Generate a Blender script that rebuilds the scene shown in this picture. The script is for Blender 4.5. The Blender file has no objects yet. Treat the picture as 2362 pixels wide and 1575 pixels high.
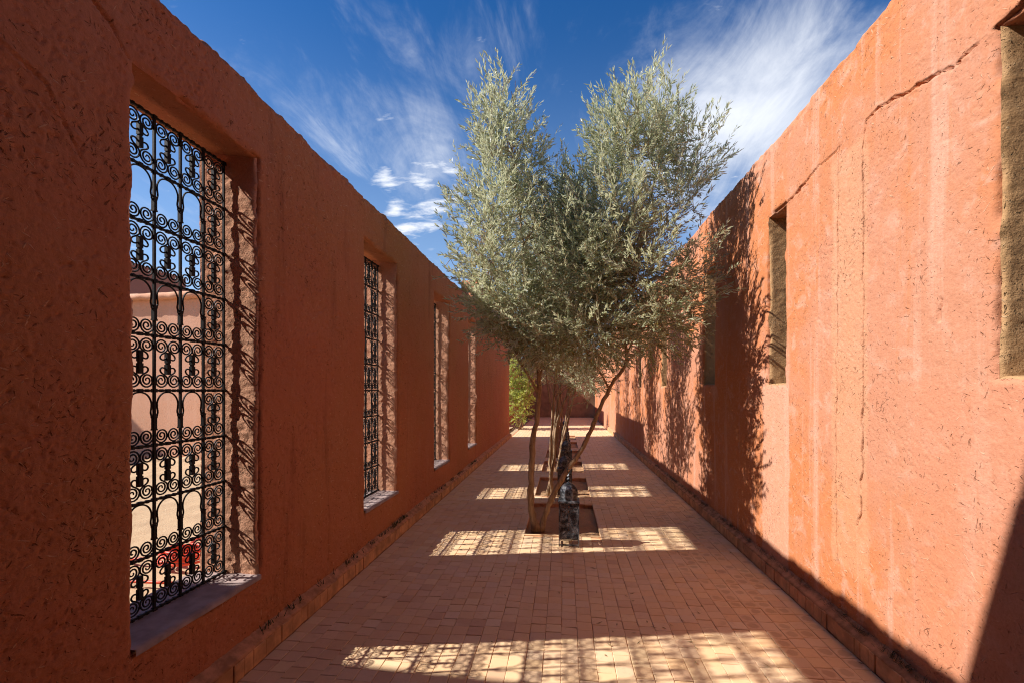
import bpy, math, random
import numpy as np
from mathutils import Vector, Matrix

# ------------------------------------------------------------------ scene, camera, sky, sun
S = bpy.context.scene
COL = S.collection
R = math.radians
rng = np.random.default_rng(7)
random.seed(7)

YAW = R(6.47)
CAM_H = 1.54
cam_d = bpy.data.cameras.new("camera")
cam = bpy.data.objects.new("camera", cam_d)
COL.objects.link(cam)
cam.location = (0, 0, CAM_H)
cam.rotation_euler = (R(90), 0, YAW)
cam_d.sensor_width = 36
cam_d.lens = 16.0
cam_d.shift_y = 0.0476
cam_d.clip_start = 0.05
cam_d.clip_end = 2000
S.camera = cam

SUN_DIR = Vector((1.0, 0.185, -0.86)).normalized()      # the way the light travels
SUN_EL = math.asin(-SUN_DIR.z)
SUN_AZ = math.atan2(-SUN_DIR.x, -SUN_DIR.y)
sun_d = bpy.data.lights.new("sun", 'SUN')
sun_d.energy = 4.3
sun_d.angle = R(0.53)
sun_d.color = (1.0, 0.935, 0.875)
sun = bpy.data.objects.new("sun", sun_d)
COL.objects.link(sun)
sun.rotation_euler = SUN_DIR.to_track_quat('-Z', 'Y').to_euler()
sun.location = (-8, -2, 9)

S.view_settings.view_transform = 'Standard'
S.view_settings.look = 'None'
S.view_settings.gamma = 1.0
S.view_settings.exposure = 0.93
S.view_settings.use_curve_mapping = False
S.cycles.use_denoising = True
S.cycles.denoising_prefilter = 'NONE'
S.cycles.filter_width = 1.1
S.cycles.adaptive_threshold = 0.005
S.cycles.max_bounces = 10
S.cycles.diffuse_bounces = 8
S.cycles.glossy_bounces = 3
S.cycles.transmission_bounces = 3


class NT:
    """small node tree helper"""
    def __init__(self, tree):
        self.t = tree
        self.n = tree.nodes
        self.n.clear()

    def new(self, kind, ins=None, **props):
        nd = self.n.new(kind)
        for k, v in props.items():
            setattr(nd, k, v)
        for k, v in (ins or {}).items():
            sock = nd.inputs[k]
            if hasattr(v, 'is_linked') or isinstance(v, bpy.types.NodeSocket):
                self.t.links.new(v, sock)
            else:
                sock.default_value = v
        return nd

    def math(self, op, a, b=None, c=None, clamp=False):
        ins = {0: a}
        if b is not None:
            ins[1] = b
        if c is not None:
            ins[2] = c
        nd = self.new('ShaderNodeMath', ins, operation=op, use_clamp=clamp)
        return nd.outputs[0]

    def vmath(self, op, a, b=None, out=0):
        ins = {0: a}
        if b is not None:
            ins[1] = b
        nd = self.new('ShaderNodeVectorMath', ins, operation=op)
        return nd.outputs[out]

    def mix(self, f, a, b, blend='MIX'):
        nd = self.new('ShaderNodeMix', data_type='RGBA', blend_type=blend)
        for sock, v in ((nd.inputs[0], f), (nd.inputs[6], a), (nd.inputs[7], b)):
            if isinstance(v, bpy.types.NodeSocket):
                self.t.links.new(v, sock)
            else:
                if not isinstance(v, (int, float)) and len(v) == 3:
                    v = (*v, 1)
                sock.default_value = v
        return nd.outputs[2]

    def ramp(self, v, a, b, c=0.0, d=1.0, smooth=True):
        nd = self.new('ShaderNodeMapRange', {0: v, 1: a, 2: b, 3: c, 4: d})
        nd.interpolation_type = 'SMOOTHSTEP' if smooth else 'LINEAR'
        return nd.outputs[0]

    def noise(self, vec, scale, detail=3.0, rough=0.55, dist=0.0):
        nd = self.new('ShaderNodeTexNoise', {'Vector': vec, 'Scale': scale, 'Detail': detail, 'Roughness': rough, 'Distortion': dist})
        return nd.outputs[0]

    def mapping(self, vec, scale=(1, 1, 1), rot=(0, 0, 0), loc=(0, 0, 0)):
        nd = self.new('ShaderNodeMapping', {'Vector': vec, 'Location': loc, 'Rotation': rot, 'Scale': scale})
        return nd.outputs[0]


# pixel of the photograph (2362 wide) -> direction in the place
FWD = Vector((-math.sin(YAW), math.cos(YAW), 0))
RGT = Vector((math.cos(YAW), math.sin(YAW), 0))


def sky_dir(px, py):
    d = FWD + RGT * ((px - 1181) / 1050) + Vector((0, 0, 1)) * ((900 - py) / 1050)
    return d.normalized()


world = bpy.data.worlds.new("World")
S.world = world
world.use_nodes = True
w = NT(world.node_tree)
sky = w.new('ShaderNodeTexSky', sky_type='NISHITA', sun_disc=False, sun_elevation=SUN_EL,
            sun_rotation=SUN_AZ, altitude=900.0, air_density=1.0, dust_density=0.25, ozone_density=2.5)
hs = w.new('ShaderNodeHueSaturation', {'Hue': 0.507, 'Saturation': 1.34, 'Value': 1.06, 'Color': sky.outputs[0]})
tc = w.new('ShaderNodeTexCoord')
dirn = w.vmath('NORMALIZE', tc.outputs['Generated'])
sep = w.new('ShaderNodeSeparateXYZ', {0: dirn})
den = w.math('ADD', w.math('MAXIMUM', sep.outputs[2], 0.02), 0.12)
px_ = w.math('DIVIDE', sep.outputs[0], den)
py_ = w.math('DIVIDE', sep.outputs[1], den)
pl = w.new('ShaderNodeCombineXYZ', {0: px_, 1: py_, 2: 0.0}).outputs[0]
wisp = w.noise(w.mapping(pl, (1.3, 0.75, 1), (0, 0, R(-28))), 2.3, 9, 0.62, 0.55)
wisp2 = w.noise(w.mapping(pl, (3.2, 0.9, 1), (0, 0, R(-35)), (3, 1, 0)), 2.2, 8, 0.65, 0.8)
puff = w.noise(w.mapping(pl, (1.0, 1.8, 1), (0, 0, R(6)), (7, 2, 0)), 5.5, 10, 0.60, 0.25)
cover = w.ramp(w.noise(pl, 0.8, 2, 0.5), 0.40, 0.75, 0.0, 0.09)
for (x_, y_, k_, amp) in ((1830, 200, 60, .15), (1640, 290, 80, .17), (1750, 370, 110, .14), (1540, 260, 90, .06), (930, 300, 80, .12),
                          (1020, 330, 120, .10), (760, 270, 120, .05), (1120, 110, 250, .10), (1270, 60, 250, .10), (1890, 60, 90, .06),
                          (400, 560, 60, .14)):
    dd = w.vmath('DOT_PRODUCT', dirn, tuple(sky_dir(x_, y_)), out=1)
    gb = w.math('EXPONENT', w.math('MULTIPLY', w.math('SUBTRACT', dd, 1.0), float(k_)))
    cover = w.math('MULTIPLY_ADD', gb, amp, cover)
wmix = w.math('ADD', w.math('MULTIPLY', wisp, 0.6), w.math('MULTIPLY', wisp2, 0.4))
cir = w.ramp(w.math('ADD', wmix, cover), 0.585, 1.06, 0.0, 0.95)
pcover = None
for (x_, y_, k_, amp) in ((970, 390, 1800, .20), (1030, 378, 1500, .20), (890, 414, 3500, .22), (905, 472, 4000, .20), (985, 448, 4000, .18),
                          (935, 515, 2500, .24), (990, 508, 2500, .22), (1050, 498, 1500, .20), (1720, 330, 90, .08)):
    dd = w.vmath('DOT_PRODUCT', dirn, tuple(sky_dir(x_, y_)), out=1)
    gb = w.math('EXPONENT', w.math('MULTIPLY', w.math('SUBTRACT', dd, 1.0), float(k_)))
    pcover = w.math('MULTIPLY', gb, amp) if pcover is None else w.math('MULTIPLY_ADD', gb, amp, pcover)
cum = w.ramp(w.math('ADD', puff, pcover), 0.615, 0.87, 0.0, 1.0)
mask = w.math('MAXIMUM', cir, cum)
mask = w.math('MULTIPLY', mask, w.ramp(sep.outputs[2], 0.0, 0.12))
veil = w.ramp(sep.outputs[2], 0.66, 0.0, 0.0, 0.52)
skyv = w.mix(veil, hs.outputs[0], (4.6, 6.2, 8.2))
skyc = w.mix(mask, skyv, (7.7, 8.0, 8.6))
bg = w.new('ShaderNodeBackground', {'Color': skyc, 'Strength': 0.07})
wo = w.new('ShaderNodeOutputWorld', {'Surface': bg.outputs[0]})


# ------------------------------------------------------------------ naming helpers
def tag(o, label=None, cat=None, group=None, kind=None):
    if label: o['label'] = label
    if cat: o['category'] = cat
    if group: o['group'] = group
    if kind: o['kind'] = kind
    return o


def link(o, parent=None):
    COL.objects.link(o)
    if parent is not None:
        o.parent = parent
    return o


def empty(name, loc=(0, 0, 0), rz=0.0):
    o = bpy.data.objects.new(name, None)
    o.location = loc
    o.rotation_euler = (0, 0, rz)
    o.empty_display_size = 0.1
    return link(o)


def mesh_np(name, V, F, mats=(), midx=None, smooth=True, attr=None, uv=None):
    """V (n,3) floats; F (m,4) or (m,3) ints"""
    V = np.asarray(V, dtype=np.float32)
    F = np.asarray(F, dtype=np.int32)
    m, k = F.shape
    me = bpy.data.meshes.new(name)
    me.vertices.add(len(V))
    me.vertices.foreach_set('co', V.ravel())
    me.loops.add(m * k)
    me.loops.foreach_set('vertex_index', F.ravel())
    me.polygons.add(m)
    me.polygons.foreach_set('loop_start', np.arange(0, m * k, k, dtype=np.int32))
    me.polygons.foreach_set('loop_total', np.full(m, k, dtype=np.int32))
    for mt in mats:
        me.materials.append(mt)
    if midx is not None:
        me.polygons.foreach_set('material_index', np.asarray(midx, dtype=np.int32))
    me.polygons.foreach_set('use_smooth', np.full(m, smooth, dtype=bool))
    if attr is not None:
        for nm, (dom, arr) in attr.items():
            a = me.attributes.new(nm, 'FLOAT', dom)
            a.data.foreach_set('value', np.asarray(arr, dtype=np.float32))
    if uv is not None:
        l = me.uv_layers.new(name='uv')
        l.data.foreach_set('uv', np.asarray(uv, dtype=np.float32).ravel())
    me.update(calc_edges=True)
    return me


class MB:
    """collects simple solids into one mesh"""
    def __init__(self):
        self.V = []
        self.F = []
        self.T = []

    def add(self, verts, faces):
        o = len(self.V)
        self.V += [tuple(v) for v in verts]
        self.F += [tuple(i + o for i in f) for f in faces]

    def box(self, x0, x1, y0, y1, z0, z1):
        self.add([(x0, y0, z0), (x1, y0, z0), (x1, y1, z0), (x0, y1, z0), (x0, y0, z1), (x1, y0, z1), (x1, y1, z1), (x0, y1, z1)],
                 [(0, 3, 2, 1), (4, 5, 6, 7), (0, 1, 5, 4), (1, 2, 6, 5), (2, 3, 7, 6), (3, 0, 4, 7)])

    def tube(self, pts, rad, n=6, cap=True):
        pts = [Vector(p) for p in pts]
        N = len(pts)
        if not hasattr(rad, '__len__'):
            rad = [rad] * N
        o = len(self.V)
        prev = None
        for i, p in enumerate(pts):
            t = (pts[min(i + 1, N - 1)] - pts[max(i - 1, 0)])
            t = t.normalized() if t.length > 1e-9 else Vector((0, 0, 1))
            if prev is None:
                a = t.orthogonal().normalized()
            else:
                a = prev - t * prev.dot(t)
                a = a.normalized() if a.length > 1e-6 else t.orthogonal().normalized()
            prev = a
            b = t.cross(a)
            for k in range(n):
                an = 2 * math.pi * (k + .5) / n
                self.V.append(tuple(p + (a * math.cos(an) + b * math.sin(an)) * rad[i]))
        for i in range(N - 1):
            for k in range(n):
                k2 = (k + 1) % n
                self.F.append((o + i * n + k, o + i * n + k2, o + (i + 1) * n + k2, o + (i + 1) * n + k))
        if cap:
            self.F.append(tuple(o + k for k in reversed(range(n))))
            self.F.append(tuple(o + (N - 1) * n + k for k in range(n)))

    def lathe(self, prof, n=12, c=(0, 0), square=0.0, rot=0.0):
        o = len(self.V)
        for (r, z) in prof:
            for k in range(n):
                an = 2 * math.pi * k / n + rot
                ca, sa = math.cos(an), math.sin(an)
                q = r
                if square:
                    q = r * ((1 - square) + square / max(abs(ca), abs(sa)))
                self.V.append((c[0] + q * ca, c[1] + q * sa, z))
        for i in range(len(prof) - 1):
            for k in range(n):
                k2 = (k + 1) % n
                self.F.append((o + i * n + k, o + i * n + k2, o + (i + 1) * n + k2, o + (i + 1) * n + k))

    def mesh(self, name, mat, smooth=False):
        me = bpy.data.meshes.new(name)
        me.from_pydata(self.V, [], self.F)
        me.materials.append(mat)
        if smooth:
            me.polygons.foreach_set('use_smooth', [True] * len(me.polygons))
        me.update()
        return me

    def build(self, name, mat, parent=None, smooth=False):
        o = bpy.data.objects.new(name, self.mesh(name, mat, smooth))
        return link(o, parent)


# ------------------------------------------------------------------ numpy noise
_perm = rng.permutation(4096).astype(np.int64)
_val = rng.uniform(-1, 1, 4096).astype(np.float32)


def vnoise(P, seed=0):
    """value noise, P (n,3)"""
    Pi = np.floor(P).astype(np.int64)
    f = (P - Pi).astype(np.float32)
    f = f * f * f * (f * (f * 6 - 15) + 10)
    out = np.zeros(len(P), dtype=np.float32)
    for dx in (0, 1):
        hx = _perm[(Pi[:, 0] + dx + seed * 131) & 4095]
        wx = f[:, 0] if dx else 1 - f[:, 0]
        for dy in (0, 1):
            hy = _perm[(hx + Pi[:, 1] + dy) & 4095]
            wy = wx * (f[:, 1] if dy else 1 - f[:, 1])
            for dz in (0, 1):
                hz = _val[_perm[(hy + Pi[:, 2] + dz) & 4095]]
                out += hz * wy * (f[:, 2] if dz else 1 - f[:, 2])
    return out


def fbm(P, scale, octs, seed=0, gain=0.5):
    out = np.zeros(len(P), dtype=np.float32)
    a = 1.0
    for k in range(octs):
        out += a * vnoise(P * (scale * 2 ** k) + 17.3 * k, seed + k)
        a *= gain
    return out


def sstep(x, a, b):
    t = np.clip((x - a) / (b - a), 0, 1)
    return t * t * (3 - 2 * t)


# ------------------------------------------------------------------ materials
def new_mat(name):
    m = bpy.data.materials.new(name)
    m.use_nodes = True
    t = NT(m.node_tree)
    out = t.new('ShaderNodeOutputMaterial')
    b = t.new('ShaderNodeBsdfPrincipled')
    t.t.links.new(b.outputs[0], out.inputs[0])
    b.inputs['Roughness'].default_value = 0.9
    b.inputs['Specular IOR Level'].default_value = 0.25
    return m, t, b


def bump(t, b, h, strength, dist):
    nd = t.new('ShaderNodeBump', {'Height': h, 'Strength': strength, 'Distance': dist})
    t.t.links.new(nd.outputs[0], b.inputs['Normal'])


def plaster(name, c_main, c_alt, c_pale, c_straw, streak=0.5, patch=None, bump_k=1.0, straw_k=0.6, pale_k=0.6, pit_shade_k=0.55, drip=0.0):
    m, t, b = new_mat(name)
    P = t.new('ShaderNodeTexCoord').outputs['Object']
    big = t.noise(P, 0.75, 5, 0.6, 0.4)
    col = t.mix(t.ramp(big, 0.38, 0.62), c_main, c_alt)
    st = t.noise(t.mapping(P, (2.6, 2.6, 0.14)), 2.2, 6, 0.62)
    col = t.mix(t.math('MULTIPLY', t.ramp(st, 0.52, 0.68), streak), col, c_pale)
    st2 = t.noise(t.mapping(P, (3.4, 3.4, 0.11), (0, 0, 0), (4, 9, 2)), 3.0, 5, 0.6)
    col = t.mix(t.math('MULTIPLY', t.ramp(st2, 0.56, 0.7), streak * 0.8), col, c_alt)
    if drip:        # rain runs and patched areas
        st3 = t.noise(t.mapping(P, (3.0, 3.0, .28), (0, 0, 0), (11, 5, 7)), 1.7, 7, .68, .3)
        col = t.mix(t.math('MULTIPLY', t.ramp(st3, .56, .70), drip), col, tuple(.5 * x for x in c_main))
        pt = t.noise(P, 1.3, 2, .5, 1.2)
        col = t.mix(t.math('MULTIPLY', t.ramp(pt, .53, .57), drip * .45), col, c_pale)
    med = t.noise(P, 7.0, 6, 0.62, 0.6)
    col = t.mix(t.math('MULTIPLY', t.ramp(med, 0.5, 0.72), pale_k), col, c_pale)
    if patch:
        sp = t.new('ShaderNodeSeparateXYZ', {0: P})
        wob = t.math('MULTIPLY', t.math('SUBTRACT', t.noise(P, 5.0, 3), 0.5), 0.10)
        for (y0, y1, z0, z1, pc, pk) in patch:
            yy = t.math('ADD', sp.outputs[1], wob)
            zz = t.math('ADD', sp.outputs[2], wob)
            k = t.math('MULTIPLY', t.ramp(yy, y0 - .02, y0 + .02), t.ramp(yy, y1 + .02, y1 - .02))
            k = t.math('MULTIPLY', k, t.math('MULTIPLY', t.ramp(zz, z0 - .05, z0 + .05), t.ramp(zz, z1 + .02, z1 - .02)))
            col = t.mix(t.math('MULTIPLY', k, pk), col, pc)
    # chopped straw trowelled into the mud: short fibres lying in several directions
    straw = None
    for (rx, lo, sd) in ((20, (0, 0, 0), 1), (75, (3, 1, 2), 2), (-40, (5, 7, 1), 3), (-75, (2, 8, 4), 4), (48, (9, 3, 7), 5)):
        f = t.noise(t.mapping(t.mapping(P, (1, 1, 1), (R(rx), 0, 0)), (34, 62, 9), (0, 0, 0), lo), 1.6, 2.0, 0.5)
        f = t.math('ADD', f, t.math('MULTIPLY', t.math('SUBTRACT', big, .5), .22))
        f = t.ramp(f, 0.69, 0.76)
        straw = f if straw is None else t.math('MAXIMUM', straw, f)
    col = t.mix(t.math('MULTIPLY', straw, straw_k), col, c_straw)
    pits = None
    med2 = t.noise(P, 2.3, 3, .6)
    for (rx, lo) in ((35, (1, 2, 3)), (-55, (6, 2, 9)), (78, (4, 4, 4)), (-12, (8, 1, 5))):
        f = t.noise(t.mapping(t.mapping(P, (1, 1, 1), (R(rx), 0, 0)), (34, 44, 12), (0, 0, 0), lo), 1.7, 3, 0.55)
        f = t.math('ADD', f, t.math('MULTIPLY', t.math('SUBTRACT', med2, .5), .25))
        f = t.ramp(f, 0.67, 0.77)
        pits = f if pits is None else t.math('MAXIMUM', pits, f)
    col = t.mix(t.math('MULTIPLY', pits, pit_shade_k), col, tuple(.30 * x for x in c_alt))  # shade of the pits painted into the colour, along with dark straw flecks
    grain = t.noise(P, 85.0, 5, 0.68)
    col = t.mix(t.ramp(grain, 0.3, 0.7, 0.0, 0.28), col, tuple(0.55 * x for x in c_alt))
    t.t.links.new(col, b.inputs['Base Color'])
    mid = t.noise(P, 24.0, 4, 0.6)
    h = t.math('ADD', t.math('MULTIPLY', mid, 0.5), t.math('MULTIPLY', grain, 0.45))
    h = t.math('MULTIPLY_ADD', straw, 0.22, h)
    h = t.math('MULTIPLY_ADD', pits, -0.9, h)
    bump(t, b, h, 0.85 * bump_k, 0.008)
    b.inputs['Roughness'].default_value = 0.95
    b.inputs['Specular IOR Level'].default_value = 0.12
    return m


M_LEFT = plaster('red_mud_plaster', (.50, .178, .092), (.48, .19, .086), (.53, .225, .125), (.70, .45, .27), streak=0.25, straw_k=0.5, pale_k=0.3, pit_shade_k=.75, drip=.55)
M_RIGHT = plaster('coral_mud_plaster', (.52, .240, .148), (.54, .195, .078), (.60, .34, .245), (.68, .46, .31), streak=0.8, straw_k=0.5, pale_k=0.75, pit_shade_k=0.38,
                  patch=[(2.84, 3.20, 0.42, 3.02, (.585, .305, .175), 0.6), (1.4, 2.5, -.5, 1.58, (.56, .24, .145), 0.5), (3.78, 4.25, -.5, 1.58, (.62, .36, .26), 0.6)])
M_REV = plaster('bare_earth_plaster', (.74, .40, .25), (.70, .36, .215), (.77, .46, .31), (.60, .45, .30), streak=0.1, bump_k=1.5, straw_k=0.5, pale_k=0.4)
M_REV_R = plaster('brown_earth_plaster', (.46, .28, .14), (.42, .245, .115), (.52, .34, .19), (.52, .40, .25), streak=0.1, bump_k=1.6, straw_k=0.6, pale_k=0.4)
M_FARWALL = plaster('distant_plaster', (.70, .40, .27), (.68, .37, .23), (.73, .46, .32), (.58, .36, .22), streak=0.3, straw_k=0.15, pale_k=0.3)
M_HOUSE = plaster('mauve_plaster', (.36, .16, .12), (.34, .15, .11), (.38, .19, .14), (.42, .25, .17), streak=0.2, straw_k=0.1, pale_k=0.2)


def simple_mat(name, c, rough=0.8, spec=0.25, metal=0.0, var=0.25, scale=20, bump_s=0.2, bump_d=0.003):
    m, t, b = new_mat(name)
    P = t.new('ShaderNodeTexCoord').outputs['Object']
    n = t.noise(P, scale, 5, 0.6)
    col = t.mix(t.ramp(n, 0.3, 0.7), tuple(x * (1 - var) for x in c), tuple(min(1, x * (1 + var)) for x in c))
    t.t.links.new(col, b.inputs['Base Color'])
    b.inputs['Roughness'].default_value = rough
    b.inputs['Specular IOR Level'].default_value = spec
    b.inputs['Metallic'].default_value = metal
    if bump_s:
        bump(t, b, t.noise(P, scale * 3, 5, 0.65), bump_s, bump_d)
    return m


M_SILL = simple_mat('grey_mauve_cement', (.34, .26, .24), 0.8, 0.3, var=.22, scale=9)
M_IRON = simple_mat('black_wrought_iron', (.010, .011, .012), 0.62, 0.3, 0.0, var=.3, scale=40)
M_HOSE = simple_mat('red_hose_rubber', (.70, .10, .055), 0.45, 0.4, var=.1, scale=15, bump_s=0)
M_MORTAR = simple_mat('tile_mortar', (.47, .24, .13), 0.95, 0.1, var=.3, scale=14, bump_s=.5, bump_d=.004)
M_WEED = simple_mat('dry_weeds', (.045, .05, .025), 0.9, 0.1, var=.5, scale=30, bump_s=0)


def sand_mat(name, c1, c2, c3):
    m, t, b = new_mat(name)
    P = t.new('ShaderNodeTexCoord').outputs['Object']
    col = t.mix(t.ramp(t.noise(P, 0.9, 6, 0.6), .35, .65), c1, c2)
    gr = t.noise(P, 55, 6, 0.7)
    col = t.mix(t.ramp(gr, .5, .75, 0, .7), col, c3)
    t.t.links.new(col, b.inputs['Base Color'])
    hh = t.math('MULTIPLY_ADD', t.noise(P, 14, 6, .65), 1.2, gr)
    bump(t, b, hh, 0.8, 0.012)
    b.inputs['Roughness'].default_value = 0.95
    b.inputs['Specular IOR Level'].default_value = 0.1
    return m


M_SAND = sand_mat('ochre_sand', (.50, .37, .23), (.46, .33, .20), (.58, .46, .31))
M_SOIL = sand_mat('brown_soil', (.46, .28, .155), (.38, .23, .125), (.60, .42, .26))


def tile_mat():
    m, t, b = new_mat('terracotta_tile')
    P = t.new('ShaderNodeTexCoord').outputs['Object']
    geo = t.new('ShaderNodeNewGeometry')
    Pw = geo.outputs['Position']
    at = t.new('ShaderNodeAttribute', attribute_name='tint').outputs['Fac']
    oi = t.new('ShaderNodeObjectInfo').outputs['Random']
    r = t.math('FRACT', t.math('ADD', at, t.math('MULTIPLY', oi, 0.999)))
    ra = t.new('ShaderNodeValToRGB', {0: r})
    els = ra.color_ramp.elements
    els[0].position = 0.0
    els[0].color = (.67, .47, .29, 1)
    els[1].position = 1.0
    els[1].color = (.76, .57, .37, 1)
    for p, c in ((.15, (0.721, 0.480, 0.268)), (.30, (0.742, 0.490, 0.268)), (.42, (0.721, 0.509, 0.312)), (.55, (0.752, 0.518, 0.294)), (.68, (0.700, 0.456, 0.242)), (.8, (0.783, 0.570, 0.326)), (.9, (0.618, 0.394, 0.233))):
        e = els.new(p)
        e.color = (*c, 1)
    col = ra.outputs[0]
    n1 = t.noise(Pw, 3.0, 6, .62, .5)
    col = t.mix(t.ramp(n1, .45, .7, 0, .45), col, (.80, .60, .40))
    n2 = t.noise(Pw, 22, 6, .7, .3)
    col = t.mix(t.ramp(n2, .52, .75, 0, .40), col, (.48, .30, .20))
    # dried mud: an oval stain with a paler rim left in the middle of many tiles by the right-hand wall
    uv = t.new('ShaderNodeUVMap').outputs[0]
    sp = t.new('ShaderNodeSeparateXYZ', {0: Pw})
    wob = t.math('MULTIPLY', t.math('SUBTRACT', t.noise(Pw, 26, 3, .6), .5), .42)
    d = t.math('ADD', t.vmath('DISTANCE', uv, (.5, .5, 0), out=1), wob)
    r2 = t.math('FRACT', t.math('MULTIPLY', r, 7.31))
    zone = t.math('MULTIPLY', t.ramp(t.math('MULTIPLY_ADD', t.math('SUBTRACT', n1, .5), 1.4, sp.outputs[0]), .85, 1.25), t.ramp(r2, .45, .52))
    blob = t.math('MULTIPLY', t.ramp(d, t.math('MULTIPLY_ADD', r2, .12, .30), .26), zone)
    rim = t.math('MULTIPLY', t.math('MULTIPLY', t.ramp(d, .50, .44), t.ramp(d, .36, .41)), zone)
    col = t.mix(t.math('MULTIPLY', blob, .42), col, (.33, .20, .12))
    col = t.mix(t.math('MULTIPLY', rim, .5), col, (.68, .52, .33))
    t.t.links.new(col, b.inputs['Base Color'])
    b.inputs['Roughness'].default_value = 0.62
    b.inputs['Specular IOR Level'].default_value = 0.3
    h = t.math('ADD', t.noise(Pw, 35, 5, .6), t.math('MULTIPLY', t.noise(Pw, 160, 3, .6), .4))
    bump(t, b, h, .35, .003)
    return m


M_TILE = tile_mat()
M_SKIRT = simple_mat('ochre_skirting_tile', (.56, .30, .15), .75, .25, var=.3, scale=7, bump_s=.3, bump_d=.003)


def leaf_mat(name, top, top2, under, tr=0.42, rough=0.4):
    m, t, b = new_mat(name)
    at = t.new('ShaderNodeAttribute', attribute_name='tint').outputs['Fac']
    col = t.mix(at, top, top2)
    dry = t.ramp(at, .955, .96)
    col = t.mix(dry, col, (.42, .27, .05))
    geo = t.new('ShaderNodeNewGeometry')
    col = t.mix(t.math('MULTIPLY', geo.outputs['Backfacing'], .85), col, under)
    t.t.links.new(col, b.inputs['Base Color'])
    b.inputs['Roughness'].default_value = rough
    b.inputs['Specular IOR Level'].default_value = 0.5
    trn = t.new('ShaderNodeBsdfTranslucent', {'Color': t.mix(0.5, col, (.58, .60, .25))})
    mx = t.new('ShaderNodeMixShader', {0: tr, 1: b.outputs[0], 2: trn.outputs[0]})
    out = [n for n in t.n if n.type == 'OUTPUT_MATERIAL'][0]
    t.t.links.new(mx.outputs[0], out.inputs[0])
    return m


M_OLIVE = leaf_mat('olive_leaf', (.19, .235, .115), (.64, .645, .41), (.62, .63, .53))
M_BUSH = leaf_mat('bright_leaf', (.28, .38, .04), (.56, .58, .07), (.40, .46, .13), tr=.45)


def bark_mat():
    m, t, b = new_mat('pale_bark')
    P = t.new('ShaderNodeTexCoord').outputs['Object']
    n = t.noise(t.mapping(P, (14, 14, 2.2)), 2.2, 6, .65, .5)
    col = t.mix(t.ramp(n, .35, .7), (.27, .17, .095), (.52, .37, .23))
    n2 = t.noise(P, 30, 4, .6)
    col = t.mix(t.ramp(n2, .6, .72, 0, .7), col, (.07, .045, .03))
    t.t.links.new(col, b.inputs['Base Color'])
    bump(t, b, t.math('ADD', n, t.math('MULTIPLY', n2, .5)), .7, .008)
    return m


M_BARK = bark_mat()


# ------------------------------------------------------------------ mud walls
def lines(*segs):
    """segs: (start, end, spacing) joined; returns sorted unique lines"""
    out = []
    for a, b_, d in segs:
        n = max(1, int(round((b_ - a) / d)))
        out += list(np.linspace(a, b_, n + 1)[:-1])
    out.append(segs[-1][1])
    return np.array(out)


def snap(ls, vals):
    ls = ls.copy()
    for v in vals:
        ls[np.argmin(np.abs(ls - v))] = v
    return np.unique(ls)


def poly_dist(Y, Z, pts):
    d = np.full(len(Y), 9.0)
    for (a, b_) in zip(pts[:-1], pts[1:]):
        ax, ay = a
        bx, by = b_
        L2 = (bx - ax) ** 2 + (by - ay) ** 2
        t = np.clip(((Y - ax) * (bx - ax) + (Z - ay) * (by - ay)) / L2, 0, 1)
        d = np.minimum(d, np.hypot(Y - (ax + t * (bx - ax)), Z - (ay + t * (by - ay))))
    return d


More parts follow.
